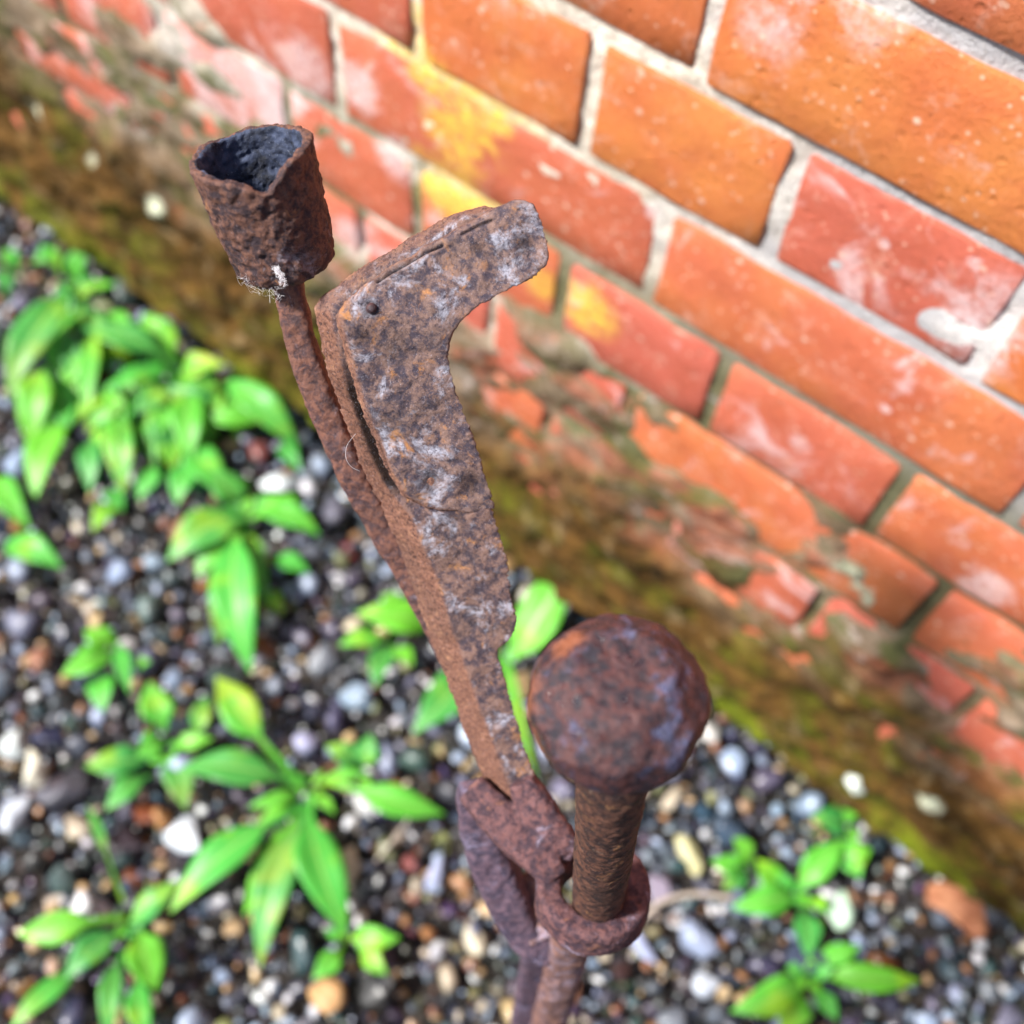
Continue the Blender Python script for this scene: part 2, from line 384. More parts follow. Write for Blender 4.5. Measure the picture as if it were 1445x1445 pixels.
dirs = np.array([v.co[:] for v in bm.verts]); dirs /= np.linalg.norm(dirs, axis=1)[:, None]
q = dirs @ PN.T; rad = np.where(q > .05, PH / np.maximum(q, .05), 9.0); rad = np.minimum(rad, 9.0)
rad = -np.log(np.exp(-rad * 55).sum(1)) / 55 + .012
R0 = .0212
for i, v in enumerate(bm.verts):
    d = Vector(dirs[i]); r = R0 * min(1.03, rad[i]); w = d * r
    w -= bax * w.dot(bax) * .04                                    # a little squat along the bolt
    p = w * 120
    w += d * (.00028 * noise.noise(w * 110) + .00030 * noise.fractal(w * 330, 1, 2, 3) - .0007 * max(0, noise.noise(w * 240 + Vector((5, 1, 2))) - .2))
    v.co = hc + w
me = bpy.data.meshes.new('head'); bm.to_mesh(me); bm.free(); me.polygons.foreach_set('use_smooth', [True] * len(me.polygons))
M_head2 = M_head
_t = NT.__new__(NT); _t.m = M_head; _t.t = M_head.node_tree; _t.n = _t.t.nodes; _t.l = _t.t.links; _t.b = _t.n['Principled BSDF']
_c = _t.b.inputs['Base Color'].links[0].from_socket
for q_, rad_, k_ in ((at(775, 985, .272), .011, .75), (at(785, 1040, .274), .009, .6), (at(800, 905, .268), .007, .6)):
    dd = _t.n.new('ShaderNodeVectorMath'); dd.operation = 'DISTANCE'; _t.put(dd.inputs[0], _t.pos()); dd.inputs[1].default_value = tuple(q_)
    ww = _t.mul(dd.outputs['Value'], _t.mul(_t.mul(_t.noise(_t.pos(), 230, 8, .7), .5, 'SUBTRACT'), rad_ * 3), 'ADD')
    _c = _t.mix(_t.mul(_t.ramp(ww, rad_, rad_ * .3), k_), _c, (.36, .115, .045))
_t.put(_t.b.inputs['Base Color'], _c)
_w = _t.ramp(_t.voro(_t.pos(), 210), .34, .18); _r0 = _t.b.inputs['Roughness'].links[0].from_socket
_m = _t.n.new('ShaderNodeMapRange'); _t.put(_m.inputs[0], _w); _t.put(_m.inputs[3], _r0); _m.inputs[4].default_value = .16
_t.put(_t.b.inputs['Roughness'], _m.outputs[0])

link('head', me, M_head2, bolt)
pp, rr = lerp_path([(hc.lerp(neck, .5), .0108), (neck, .0096), (neck.lerp(tip, .35), .0092), (neck.lerp(tip, .75), .0090), (tip.lerp(neck, .02), .0084), (tip, .0070)], 8)
me, co, nr = remesh('shank', tube(pp, rr, 40), .0006, 4, (.00030, .00030), 21.0)
link('shank', me, M_shank, bolt)

# cobweb at the foot of the cup and threads on the plate
web_o = empty('cobweb', 'wispy white cobweb tuft stuck to the underside of the rusty cup', 'cobweb', at(390, 385, .322))
rg = random.Random(3)
def strand(parts, P, r):
    parts.append(tube(P, [r] * len(P), 5))
parts = []
tuft = at(390, 372, .3205)
for i in range(70):                        # the dense tuft and its tail
    f = rg.random(); c0 = at(388 + 14 * f ** 1.5 + rg.gauss(0, 3.2 * (1 - f) + .5), 371 + 28 * f + rg.gauss(0, 3.0 * (1 - f)), .3200 - .0004)
    P = [c0 + CR * rg.gauss(0, .0006) + CU * rg.gauss(0, .0007) + CD * rg.gauss(0, .0005) for _ in range(3)]
    pp, rr = lerp_path([(p, 1) for p in P], 5); strand(parts, pp, .00004)
for i in range(34):                        # loose violet grey fuzz hanging from the edge
    x = rg.uniform(338, 402); y = 392 + (x - 338) * .38 + rg.gauss(0, 5)
    c0 = at(x, y, .3262); P = [c0 + CR * rg.gauss(0, .0013) + CU * rg.gauss(0, .0011) + CD * rg.gauss(0, .0014) for _ in range(4)]
    pp, rr = lerp_path([(p, 1) for p in P], 5); strand(parts, pp, .000018)
link('threads', join(parts), M_silk, web_o)
P = [at(502, 612, .338), at(490, 628, .337), at(488, 645, .336), at(495, 658, .337), at(508, 665, .338)]
pp, rr = lerp_path([(p, 1) for p in P], 6)
th = link('silk_thread', tube(pp, [.00003] * len(pp), 5), M_silk); th['label'] = 'single fine silk thread curling off the left edge of the bent plate'; th['category'] = 'thread'

# ------------------------------------------------------------------ brick wall
def zc(x):                                       # where the lime and moss crust starts, metres above ground
    return .300 + .030 * smooth01(-.05, .05, x) + .095 * smooth01(.05, -.28, x) + .05 * smooth01(-.30, -.6, x)
t = NT('old_red_brick'); p = t.pos(); rnd = t.rand()
oc = t.n.new('ShaderNodeObjectInfo').outputs['Color']; osep = t.n.new('ShaderNodeSeparateColor'); t.put(osep.inputs[0], oc)
base = t.mix(osep.outputs[0], (.62, .165, .048), (.52, .115, .075))
base = t.mix(t.mul(t.ramp(t.noise(p, 12, 4, .55), .40, .62), t.mul(1.0, osep.outputs[0], 'SUBTRACT')), base, (.66, .215, .055))
base = t.mix(t.mul(t.ramp(t.noise(p, 26, 6, .65, .4), .45, .75), .5), base, (.42, .08, .03))
# pale pink bloom, stronger low down and on some bricks
bl = t.noise(p, 22, 8, .66, .6)
sx = t.n.new('ShaderNodeSeparateXYZ'); t.put(sx.inputs[0], p)
low = t.ramp(sx.outputs['Z'], .62, .34)
left = t.ramp(sx.outputs['X'], .12, -.12)
amt = t.mul(t.mul(osep.outputs[1], .13), t.mul(t.mul(low, .045), t.mul(left, .07), 'ADD'), 'ADD')
thr = t.mul(.66, amt, 'SUBTRACT')
base = t.mix(t.mul(t.ramp(bl, thr, t.mul(thr, .14, 'ADD')), .8), base, (.78, .55, .56))
spk = t.noise(p, 130, 4, .6)
base = t.mix(t.mul(t.ramp(spk, .66, .76), .6), base, (.8, .52, .42))
def lichen(t, base, spots, col):
    for (q, rad, k) in spots:
        d = t.n.new('ShaderNodeVectorMath'); d.operation = 'DISTANCE'; t.put(d.inputs[0], t.pos()); d.inputs[1].default_value = q
        w = t.mul(d.outputs['Value'], t.mul(t.mul(t.noise(t.pos(), 46, 10, .78, .4), .5, 'SUBTRACT'), rad * 4.2), 'ADD')
        fm = t.mul(t.mul(t.ramp(t.noise(t.pos(), 170, 8, .8), .40, .58), .65), .35, 'ADD')
        base = t.mix(t.mul(t.mul(t.ramp(w, rad * 1.1, rad * .45), k), fm), base, col)
    return base
YL = [(tuple(on_wall(650, 190)), .034, .85), (tuple(on_wall(640, 275)), .030, .9), (tuple(on_wall(600, 240)), .020, .7), (tuple(on_wall(830, 435)), .026, .95), (tuple(on_wall(760, 395)), .018, .7),
      (tuple(on_wall(600, 95)), .02, .8), (tuple(on_wall(655, 500)), .014, .8), (tuple(on_wall(700, 170)), .014, .8)]
WB = [(tuple(on_wall(x, y)), q, k) for x, y, q, k in ((505, 125, .022, .8), (425, 95, .03, .7), (560, 225, .022, .8), (490, 330, .022, .7), (330, 110, .03, .7), (1370, 490, .024, .85), (1090, 40, .020, .5), (920, 300, .008, .8), (1390, 830, .020, .7), (780, 480, .014, .6),
      (800, 520, .010, .7), (1245, 345, .004, .9), (1375, 375, .005, .9), (1130, 625, .009, .5), (1250, 575, .004, .9), (1400, 450, .03, .6), (380, 150, .02, .7), (1230, 20, .02, .45), (250, 60, .03, .6))]
base = lichen(t, base, WB, (.80, .64, .66))
base = lichen(t, base, YL, (.86, .56, .07))
n1 = t.bump(t.noise(p, 60, 8, .72), .7, .003); n2 = t.bump(t.noise(p, 330, 6, .8), 1.0, .0014, n1); n2 = t.bump(t.ramp(t.voro(p, 95), .10, .22), .5, .0012, n2)
base = t.mix(t.mul(t.ramp(t.voro(p, 62), .16, .05), .6), base, (.84, .62, .50)); base = t.mix(t.mul(t.ramp(t.noise(p, 210, 6, .75), .58, .70), .6), base, (.20, .045, .02)); base = t.mix(t.mul(t.ramp(t.voro(p, 135), .20, .10), .45), base, (.84, .60, .46)); base = t.mix(t.mul(t.ramp(t.noise(p, 42, 9, .8, .5), .53, .64), .38), base, (.78, .46, .36))
M_brick = t.done(base, t.ramp(t.noise(p, 90, 4, .6), -.1, 1.1), n2, Specular_IOR_Level=.5)

t = NT('lime_mortar_and_moss'); p = t.pos(); cr = t.attr('crust')
mo = t.mix(t.ramp(t.noise(p, 70, 6, .7), .35, .65), (.50, .43, .35), (.84, .77, .68))
sx = t.n.new('ShaderNodeSeparateXYZ'); t.put(sx.inputs[0], p)
mo = t.mix(t.mul(t.ramp(t.mul(sx.outputs['X'], t.mul(t.noise(p, 14, 5, .6), .3), 'ADD'), .30, .42), .75), mo, (.36, .37, .42))
gm = t.mul(t.ramp(sx.outputs['Z'], .49, .41), t.ramp(t.mul(t.noise(p, 12, 5, .65, .3), t.mul(sx.outputs['X'], .35), 'ADD'), .40, .52))
mo = t.mix(t.mul(gm, .92), mo, (.105, .10, .035))
YL2 = [(tuple(on_wall(600, 92)), .05, .8), (tuple(on_wall(680, 150)), .05, .75), (tuple(on_wall(650, 300)), .04, .9), (tuple(on_wall(700, 330)), .03, .9), (tuple(on_wall(650, 500)), .03, .9)]
mo = lichen(t, mo, [(a_, b_, c_) for a_, b_, c_ in WB], (.80, .75, .73))
mo = lichen(t, mo, YL2, (.90, .60, .10))
# crust
ps = t.vscale(p, (1, 1, 1.6))
c1 = t.mix(t.ramp(t.noise(ps, 20, 7, .68, .5), .38, .60), (.085, .055, .026), (.28, .21, .15))
c1 = t.mix(t.mul(t.ramp(t.noise(t.vscale(p, (1, 1, 2.2)), 11, 7, .66, .5), .46, .56), t.mul(t.ramp(t.pos_x(), -.22, .02), .60)), c1, (.36, .085, .045))
c1 = t.mix(t.mul(t.ramp(t.noise(ps, 30, 8, .74, .8), .56, .66), .7), c1, (.60, .52, .50))
c1 = t.mix(t.mul(t.ramp(t.noise(ps, 27, 5, .7, .5), .60, .66), .85), c1, (.50, .12, .06))
c1 = t.mix(t.mul(t.ramp(t.noise(ps, 15, 5, .6, .5), .50, .62), .8), c1, (.075, .095, .022))
c2 = t.mix(t.ramp(t.noise(ps, 17, 7, .7, .5), .36, .62), (.030, .014, .002), (.125, .062, .014))
c2 = t.mix(t.ramp(t.noise(ps, 11, 6, .68, .4), .50, .66), c2, (.085, .085, .006))
c2 = t.mix(t.mul(t.ramp(t.noise(ps, 60, 5, .7, .4), .60, .74), .5), c2, (.30, .21, .10))
lowest = t.mul(t.ramp(sx.outputs['Z'], .12, .03), t.ramp(t.noise(ps, 13, 5, .6, .4), .40, .58))
c2 = t.mix(lowest, c2, (.13, .17, .006))
c2 = t.mix(t.mul(t.ramp(t.noise(p, 75, 7, .78, .3), .50, .62), .75), c2, t.hsv(c2, .5, .9, .28))
c2 = t.mix(t.mul(t.ramp(t.noise(p, 38, 8, .75, .4), .56, .64), .6), c2, (.26, .19, .10))
c1 = t.mix(t.mul(t.ramp(t.noise(p, 70, 7, .78, .3), .52, .62), .6), c1, t.hsv(c1, .5, .9, .35))
cc = t.mix(t.attr('moss'), c1, c2)
WL = [(tuple(on_wall(45, 158, -.012)), .012, 1.2), (tuple(on_wall(222, 292, -.012)), .013, 1.2), (tuple(on_wall(1310, 1135, -.012)), .012, 1.2), (tuple(on_wall(1240, 860, -.008)), .03, .8), (tuple(on_wall(130, 225, -.008)), .008, .6),
      (tuple(on_wall(1190, 820, -.008)), .02, .6)]
cc = lichen(t, cc, WL, (.80, .84, .62))
mo = t.mix(t.mul(t.ramp(t.noise(p, 420, 4, .8), .54, .66), .5), mo, (.22, .18, .13))
col = t.mix(cr, mo, cc)
col = t.mix(t.mul(t.ramp(t.noise(p, 240, 6, .8), .56, .68), t.mul(cr, .5)), col, t.hsv(col, .5, 1.0, .35))
n1 = t.bump(t.noise(p, 45, 7, .7), .8, .006); n2 = t.bump(t.noise(p, 300, 5, .75), .9, .0014, n1)
M_mortar = t.done(col, .85, n2, Specular_IOR_Level=.15)

wall = empty('brick_wall', 'old orange red brick wall in pale lime mortar, its foot covered in moss and crust', 'brick wall', (0, 0, 0))
def brick_mesh(L, Hh, D, seed):
    rg = random.Random(seed); ins = .0020; vs, fs = [], []
    us = [-L / 2, -L / 2 + ins] + [-L / 2 + L * k / (6 if L > .15 else 4) for k in range(1, 6 if L > .15 else 4)] + [L / 2 - ins, L / 2]
    ws = [-Hh / 2, -Hh / 2 + ins, -Hh / 6, Hh / 6, Hh / 2 - ins, Hh / 2]
    nx, nz = len(us) - 1, len(ws) - 1
    for j, w0 in enumerate(ws):
        for i, u0 in enumerate(us):
            u, w = u0, w0; y = rg.uniform(-.0006, .0006); e = (i in (0, nx)) + (j in (0, nz))
            if i in (0, nx): u -= math.copysign(rg.uniform(-.0004, .0012), u)
            if j in (0, nz): w -= math.copysign(rg.uniform(-.0004, .0011), w)
            if e: y += rg.uniform(.0005, .0014)
            if e == 2: y += .001; u -= math.copysign(.0016, u); w -= math.copysign(.0014, w)
            vs.append((u, y, w))
    for j in range(nz):
        for i in range(nx):
            a = j * (nx + 1) + i; fs.append((a, a + 1, a + nx + 2, a + nx + 1))
    per = [i for i in range(nx + 1)] + [(j) * (nx + 1) + nx for j in range(1, nz + 1)] + [nz * (nx + 1) + i for i in range(nx - 1, -1, -1)] + [j * (nx + 1) for j in range(nz - 1, 0, -1)]
    b0 = len(vs)
    for k in per: x, y, z = vs[k]; vs.append((x, D, z))
    n = len(per)
    for k in range(n): fs.append((per[k], b0 + k, b0 + (k + 1) % n, per[(k + 1) % n]))
    fs.append([b0 + k for k in range(n)])
    me = mesh('brick', vs, fs)
    return me
STR = [brick_mesh(.2155, .0660, .02, s) for s in range(6)]; HDR = [brick_mesh(.1030, .0660, .02, 10 + s) for s in range(6)]
X0 = .001
def joints(c):
    """perpend positions of course c; c = 1 lies above joint A, 0 below it, counting down"""
    if c == -4: base = [-.730, -.505, -.280, -.168, -.052, .0610, .173, .392, .617, .842, 1.067]; return base
    if c % 2 == 0: return [.166 + .225 * k + rgj.uniform(-.002, .002) for k in range(-6, 5)]
    return [X0 + .1125 * k + rgj.uniform(-.002, .002) for k in range(-10, 10)]
rgj = random.Random(11); bricks = 0
for c in range(-7, 6):
    zt = Z0 + .075 * c          # top joint line of the course
    js = joints(c); zm = zt - .0375
    for a, b in zip(js[:-1], js[1:]):
        if b < -1.05 or a > .95: continue
        L = b - a; src = STR if L > .15 else HDR
        o = bpy.data.objects.new('brick', rgj.choice(src)); COL.objects.link(o)
        if not o.data.materials: o.data.materials.append(M_brick)
        o.parent = wall; o.location = ((a + b) / 2, rgj.uniform(-.0012, .0012), zm + rgj.uniform(-.0008, .0008))
        nominal = .225 if L > .15 else .1125
        o.scale = (((L - .0080) / (nominal - .0095)) * rgj.uniform(.99, 1.004), 1, 1.018 * rgj.uniform(.985, 1.01))
        o.color = (min(1, max(0, rgj.gauss(.15 if c >= -1 else .75, .25))) if (a + b) / 2 > -.05 or c > -1 else .85, rgj.random() ** 1.3, 0, 1)
        if c == -1 and .226 < (a + b) / 2 < .34: o.color = (.95, 1, 0, 1)
        if c == -1 and 0 < (a + b) / 2 < .225: o.color = (.05, .2, 0, 1)
        if c == 0 and (a + b) / 2 > .16: o.color = (0, .5, 0, 1)
        o.rotation_euler = (rgj.uniform(-.012, .012), rgj.uniform(-.006, .006), rgj.uniform(-.008, .008)); bricks += 1
# mortar / crust sheet as a solid with relief
xs = np.arange(-1.10, 1.0001, .004); zs = np.arange(-.06, 1.08, .004)
nx, nz = len(xs), len(zs); vs = []; cr_, mo_ = [], []
for z in zs:
    for x in xs:
        n1 = noise.fractal(Vector((x * 14, z * 20, 1.3)), 1, 2, 4); n2 = noise.fractal(Vector((x * 50, z * 60, 4.3)), 1, 2, 3)
        n3 = noise.fractal(Vector((x * 5, z * 5, 8.3)), 1, 2, 2)
        c = smooth01(.06, -.06, z - zc(x) + n1 * .15 + n3 * .05)
        c *= smooth01(.385, .330, z - .10 * smooth01(-.08, -.22, x) + n3 * .02)
        ms = smooth01(.05, -.06, z - zc(x) + .10 + n1 * .05 + n3 * .04)
        y = .0020 + n2 * .0016 + n1 * .0009
        # joints eroded deeper where the moss sits
        y += .004 * smooth01(.40, .30, z) * (1 - c)
        y = y * (1 - c) + c * (-.0012 - .007 * ms + n1 * .008 + n2 * (.0035 + .004 * ms) - abs(n3) * .004)
        if z < .06: y += .028 * smooth01(.055, .005, z + n3 * .02)
        vs.append((x, y, z)); cr_.append(c); mo_.append(ms)
fs = [(j * nx + i, j * nx + i + 1, (j + 1) * nx + i + 1, (j + 1) * nx + i) for j in range(nz - 1) for i in range(nx - 1)]
b0 = len(vs)
per = list(range(nx)) + [j * nx + nx - 1 for j in range(1, nz)] + [(nz - 1) * nx + i for i in range(nx - 2, -1, -1)] + [j * nx for j in range(nz - 2, 0, -1)]
for k in per: x, y, z = vs[k]; vs.append((x, .21, z)); cr_.append(0); mo_.append(0)
n = len(per)
for k in range(n): fs.append((per[k], b0 + k, b0 + (k + 1) % n, per[(k + 1) % n]))
fs.append([b0 + k for k in range(n)])
me = mesh('mortar', vs, fs)
for nm, d in (('crust', cr_), ('moss', mo_)):
    a = me.attributes.new(nm, 'FLOAT', 'POINT'); a.data.foreach_set('value', d)
link('mortar', me, M_mortar, wall)

# ------------------------------------------------------------------ ground and gravel
t = NT('damp_soil'); p = t.pos()
c = t.mix(t.ramp(t.noise(p, 40, 6, .7), .4, .62), (.008, .007, .007), (.035, .025, .018))
c = t.mix(t.ramp(t.voro(p, 70), .25, .1), c, (.16, .14, .13))
M_soil = t.done(c, .6, t.bump(t.noise(p, 90, 6, .7), 1, .01))
g = bpy.data.meshes.new('ground')
g.from_pydata([(-40, -40, -.002), (40, -40, -.002), (40, .05, -.002), (-40, .05, -.002)], [], [(0, 1, 2, 3)])
go = link('ground', g, M_soil); go['kind'] = 'structure'
t = NT('gravel_pebbles'); colr = t.attr('Col', 'Color'); p = t.pos()
c = t.mix(t.mul(t.ramp(t.noise(p, 260, 5, .7), .45, .7), .45), colr, t.hsv(colr, .5, .8, .45))
c = t.mix(t.mul(t.ramp(t.noise(p, 500, 4, .7), .62, .75), .35), c, (.6, .57, .53))
M_peb = t.done(c, t.ramp(t.noise(p, 120, 3, .5), .12, 1.0), t.bump(t.noise(p, 350, 4, .6), .4, .0012), Specular_IOR_Level=.75)
t = NT('stone'); oc = t.n.new('ShaderNodeObjectInfo').outputs['Color']; p = t.pos()
c = t.mix(t.mul(t.ramp(t.noise(p, 110, 6, .7), .42, .66), .35), oc, t.hsv(oc, .5, 1.1, .5))
M_stone = t.done(c, .42, t.bump(t.noise(p, 250, 5, .65), .5, .0012))

def ico(sub):
    bm = bmesh.new(); bmesh.ops.create_icosphere(bm, subdivisions=sub, radius=1)
    v = np.array([x.co[:] for x in bm.verts]); f = np.array([[q.index for q in fc.verts] for fc in bm.faces]); bm.free(); return v, f
def pebble_shapes(sub, n, rough, seed):
    v, f = ico(sub); out = []; rg = np.random.default_rng(seed)
    for k in range(n):
        npl = 13; pn = rg.normal(size=(npl, 3)); pn /= np.linalg.norm(pn, axis=1)[:, None]; ph = rg.uniform(.48, .88, npl)
        q = v @ pn.T; r = np.where(q > .1, ph / np.maximum(q, .1), 9.); r = np.minimum(-np.log(np.exp(-r * 45).sum(1)) / 45 + .01, 1.15)
        w = v * r[:, None]; w /= np.abs(w).max(0); w *= np.array([1, rg.uniform(.62, .95), rg.uniform(.45, .78)]); out.append(w)
    return out, f
def rotm(a, b, c):
    return np.array(Matrix.Rotation(a, 3, 'Z') @ Matrix.Rotation(b, 3, 'X') @ Matrix.Rotation(c, 3, 'Y'))
PAL = [((.60, .61, .64), .070), ((.25, .31, .43), .10), ((.115, .13, .175), .16), ((.040, .046, .072), .26), ((.010, .012, .020), .26), ((.44, .30, .15), .06), ((.28, .13, .055), .06),
       ((.15, .045, .02), .03), ((.17, .17, .08), .04), ((.44, .38, .29), .05)]
PC = np.array([p[0] for p in PAL]); PW = np.array([p[1] for p in PAL]); PW /= PW.sum()
# footprint seen by the camera, plus a margin
corn = [on_z(-120, 150), on_z(-120, 1600), on_z(1600, 1600), on_z(1600, 1150)]
x_lo, x_hi = min(c.x for c in corn) - .05, max(c.x for c in corn) + .05; y_lo = min(c.y for c in corn) - .05
x_lo = max(x_lo, -1.05); x_hi = min(x_hi, .95); y_lo = max(y_lo, -1.0)
def inside(x, y):
    dv = Vector((x, y, 0)) - CAM; z = dv.dot(CD)
    if z < .1: return False
    px = 722.5 + FPX * dv.dot(CR) / z; py = 722.5 - FPX * dv.dot(CU) / z
    return -190 < px < 1640 and -60 < py < 1660
def scatter(rlo, rhi, tries, gap, zf, seed, power=1.6):
    rg = random.Random(seed); cell = rhi * 2; grid = {}; out = []
    for _ in range(tries):
        x = rg.uniform(x_lo, x_hi); y = rg.uniform(y_lo, .012)
        if not inside(x, y): continue
        r = rlo + (rhi - rlo) * rg.random() ** power; ci, cj = int(x // cell), int(y // cell); ok = True
        for i in (-1, 0, 1):
            for j in (-1, 0, 1):
                for (a, b, s) in grid.get((ci + i, cj + j), ()):
                    if (a - x) ** 2 + (b - y) ** 2 < (gap * (r + s)) ** 2: ok = False; break
                if not ok: break
            if not ok: break
        if ok: grid.setdefault((ci, cj), []).append((x, y, r)); out.append((x, y, zf(rg, r), r))
    return out
def pebbles(name, items, sub, seed, label):
    shapes, f = pebble_shapes(sub, 24, .1, seed); nv = len(shapes[0]); N = len(items)
    rg = np.random.default_rng(seed); V = np.empty((N * nv, 3)); C4 = np.ones((N * nv, 4), np.float32)
    for i, (x, y, z, r) in enumerate(items):
        w = shapes[i % 24] * r @ rotm(rg.uniform(0, 6.28), rg.normal(0, .35), rg.normal(0, .35)).T
        V[i * nv:(i + 1) * nv] = w + (x, y, z)
        c = PC[rg.choice(len(PC), p=PW)] * rg.uniform(.7, 1.12) + rg.normal(0, .012, 3); C4[i * nv:(i + 1) * nv, :3] = np.clip(c, .015, .85)
    F = (f[None] + (np.arange(N) * nv)[:, None, None]).reshape(-1, 3)
    me = bpy.data.meshes.new(name); me.vertices.add(len(V)); me.vertices.foreach_set('co', V.ravel())
    me.loops.add(F.size); me.loops.foreach_set('vertex_index', F.ravel()); me.polygons.add(len(F))
    me.polygons.foreach_set('loop_start', np.arange(len(F)) * 3); me.polygons.foreach_set('loop_total', np.full(len(F), 3))
    me.polygons.foreach_set('use_smooth', np.repeat(rg.random(N) > .6, len(f))); me.update(); me.validate()
    a = me.color_attributes.new('Col', 'FLOAT_COLOR', 'POINT'); a.data.foreach_set('color', C4.ravel())
    o = link(name, me, M_peb); o['kind'] = 'stuff'; o['label'] = label; o['category'] = 'gravel'; return o
low = scatter(.005, .012, 24000, .72, lambda rg, r: -.003 + rg.uniform(-.002, .002), 1)
top = scatter(.0046, .0195, 30000, .78, lambda rg, r: .005 + r * .5 + rg.uniform(0, .005), 2, 2.6)
grit = scatter(.0022, .0050, 7000, .9, lambda rg, r: .002 + rg.uniform(-.002, .006), 3)
pebbles('gravel', low + top, 2, 5, 'mixed grey, white, black and tan wet gravel covering the ground below the wall')
pebbles('fine_gravel', grit, 1, 6, 'fine grit lying between the larger pebbles of the gravel')

# larger stones that can be told apart: photograph position, half sizes in pixels, turn, colour, label
STN = [(20, 1050, 21, 20, 0, (.82, .86, .86), 'round white pebble at the far left edge, above the oval cream one'),
       (46, 1085, 20, 31, 10, (.84, .82, .74), 'oval cream pebble at the far left, lying between a round white and a grey one'),
       (22, 1146, 20, 28, -20, (.76, .79, .84), 'long white pebble at the left edge, below the oval cream one'),
       (70, 1040, 27, 17, 0, (.16, .17, .27), 'smooth dark blue grey pebble right of the round white one'),
       (82, 1115, 42, 24, 30, (.36, .36, .40), 'large flat grey stone left of the small leafy plant'),
       (182, 1190, 38, 26, -15, (.17, .14, .17), 'large dark purple grey stone left of the angular white one'),
       (262, 1178, 31, 30, 0, (.84, .88, .92), 'angular bright white stone left of the big rosette plant'),
       (215, 1150, 30, 15, -10, (.42, .20, .09), 'rusty brown flat stone just above the angular white stone'),
       (458, 1408, 30, 32, 5, (.80, .62, .42), 'big sandy cream stone at the bottom edge, left of centre'),
       (519, 1137, 30, 16, -35, (.80, .80, .80), 'long white stone under the right hand leaf of the big rosette'),
       (549, 1072, 17, 26, 10, (.50, .54, .66), 'upright pale blue grey pebble beside the tiny sprout'),
       (612, 1236, 11, 30, -28, (.66, .70, .84), 'thin pale slate chip standing left of the iron strap'),
       (668, 1318, 16, 32, 25, (.82, .78, .68), 'long cream pebble just left of the iron stem'),
       (395, 680, 30, 17, 5, (.86, .90, .92), 'bright white pebble by the wall, under the arching leaf'),
       (1190, 1287, 23, 31, 10, (.72, .84, .74), 'oval pale green white pebble right of the sprouting weed'),
       (992, 1388, 27, 20, -25, (.80, .84, .90), 'white pebble at the bottom, left of the lower right weed'),
       (905, 1335, 12, 34, 42, (.62, .66, .80), 'thin pale blue slate chip just right of the iron ring'),
       (975, 1205, 16, 32, 20, (.72, .70, .50), 'long yellowish pebble right of the iron ring'),
       (932, 1255, 24, 27, 0, (.52, .48, .56), 'pale pinkish pebble right of the iron ring, below the yellowish one'),
       (1002, 1035, 17, 17, 0, (.82, .80, .78), 'small round white pebble at the wall foot beside the bolt head'),
       (1422, 1282, 17, 11, 0, (.72, .80, .92), 'small bright pebble at the right edge beside the brick fragment'),
       (1140, 1235 + 150, 0, 0, 0, None, None),
       (1208, 1108, 14, 14, 0, (.82, .86, .82), 'small round white pebble perched on the mossy foot of the wall')]
shapes3, f3 = pebble_shapes(4, 30, .1, 44)
for i, (px, py, a, b, rot, colr, lab) in enumerate(STN):
    if not lab: continue
    c = on_z(px, py, .016) if py != 1108 else on_wall(px, py, -.014); sc = (c - CAM).dot(CD) / FPX
    # ground directions that show as the picture's right and up
    gr = (on_z(px + 20, py, .016) - on_z(px, py, .016)); gu = (on_z(px, py - 20, .016) - on_z(px, py, .016))
    th = math.atan2(gr.y, gr.x) + R(rot)
    w = shapes3[i] / np.abs(shapes3[i]).max(0); me_v = w * (a * gr.length / 20, b * gu.length / 20, min(a, b) * gr.length / 20 * .75)
    me = mesh('pebble', me_v, f3.tolist()); o = link('pebble', me, M_stone); o.location = c; o.rotation_euler = (random.uniform(-.1, .1), random.uniform(-.1, .1), th)
    o.color = (*[x * x * .72 for x in colr], 1); o['label'] = lab; o['category'] = 'stone'
# broken brick fragment
c = on_z(1355, 1280, .012)
poly = [(-48, -40), (6, -42), (30, -38), (38, 2), (44, 34), (34, 46), (20, 44), (-14, 14), (-50, -8)]
def frag(x, y, h): q = on_z(1355 + x, 1282 + y, .012 + h); return q
me = slab([(x, y) for x, y in poly], lambda x, y: frag(x * .86, y * .86, .016), lambda x, y: frag(x, y, -.006))
me, co, nr = remesh('brick_fragment', me, .0012, 6, (.0012, .0008), 31)
t = NT('broken_brick'); p = t.pos(); cc = t.mix(t.ramp(t.noise(p, 45, 6, .7), .4, .62), (.36, .13, .06), (.56, .25, .13))
M_frag = t.done(cc, .6, t.bump(t.noise(p, 300, 5, .7), .5, .001))
o = link('brick_fragment', me, M_frag); o['label'] = 'broken wedge of orange brown brick lying on gravel at the wall foot'; o['category'] = 'brick fragment'

# ------------------------------------------------------------------ plants
t = NT('leaf_green'); rnd = t.rand(); p = t.pos(); u = t.attr('along'); vv = t.attr('across')
g1 = t.mix(rnd, (.075, .44, .06), (.17, .54, .035))
r2 = t.mul(rnd, 7.31); fr_ = t.n.new('ShaderNodeMath'); fr_.operation = 'FRACT'; r7 = t.n.new('ShaderNodeMath'); r7.operation = 'MULTIPLY'; t.put(r7.inputs[0], rnd); r7.inputs[1].default_value = 7.31; t.put(fr_.inputs[0], r7.outputs[0])
g1 = t.mix(t.mul(t.ramp(fr_.outputs[0], .55, .85), .75), g1, (.045, .30, .075))
g1 = t.mix(t.mul(t.ramp(t.noise(p, 25, 3, .5), .52, .68), .5), g1, (.42, .62, .02))
g1 = t.mix(t.mul(t.ramp(t.noise(p, 300, 5, .7), .60, .74), .35), g1, (.20, .28, .06))
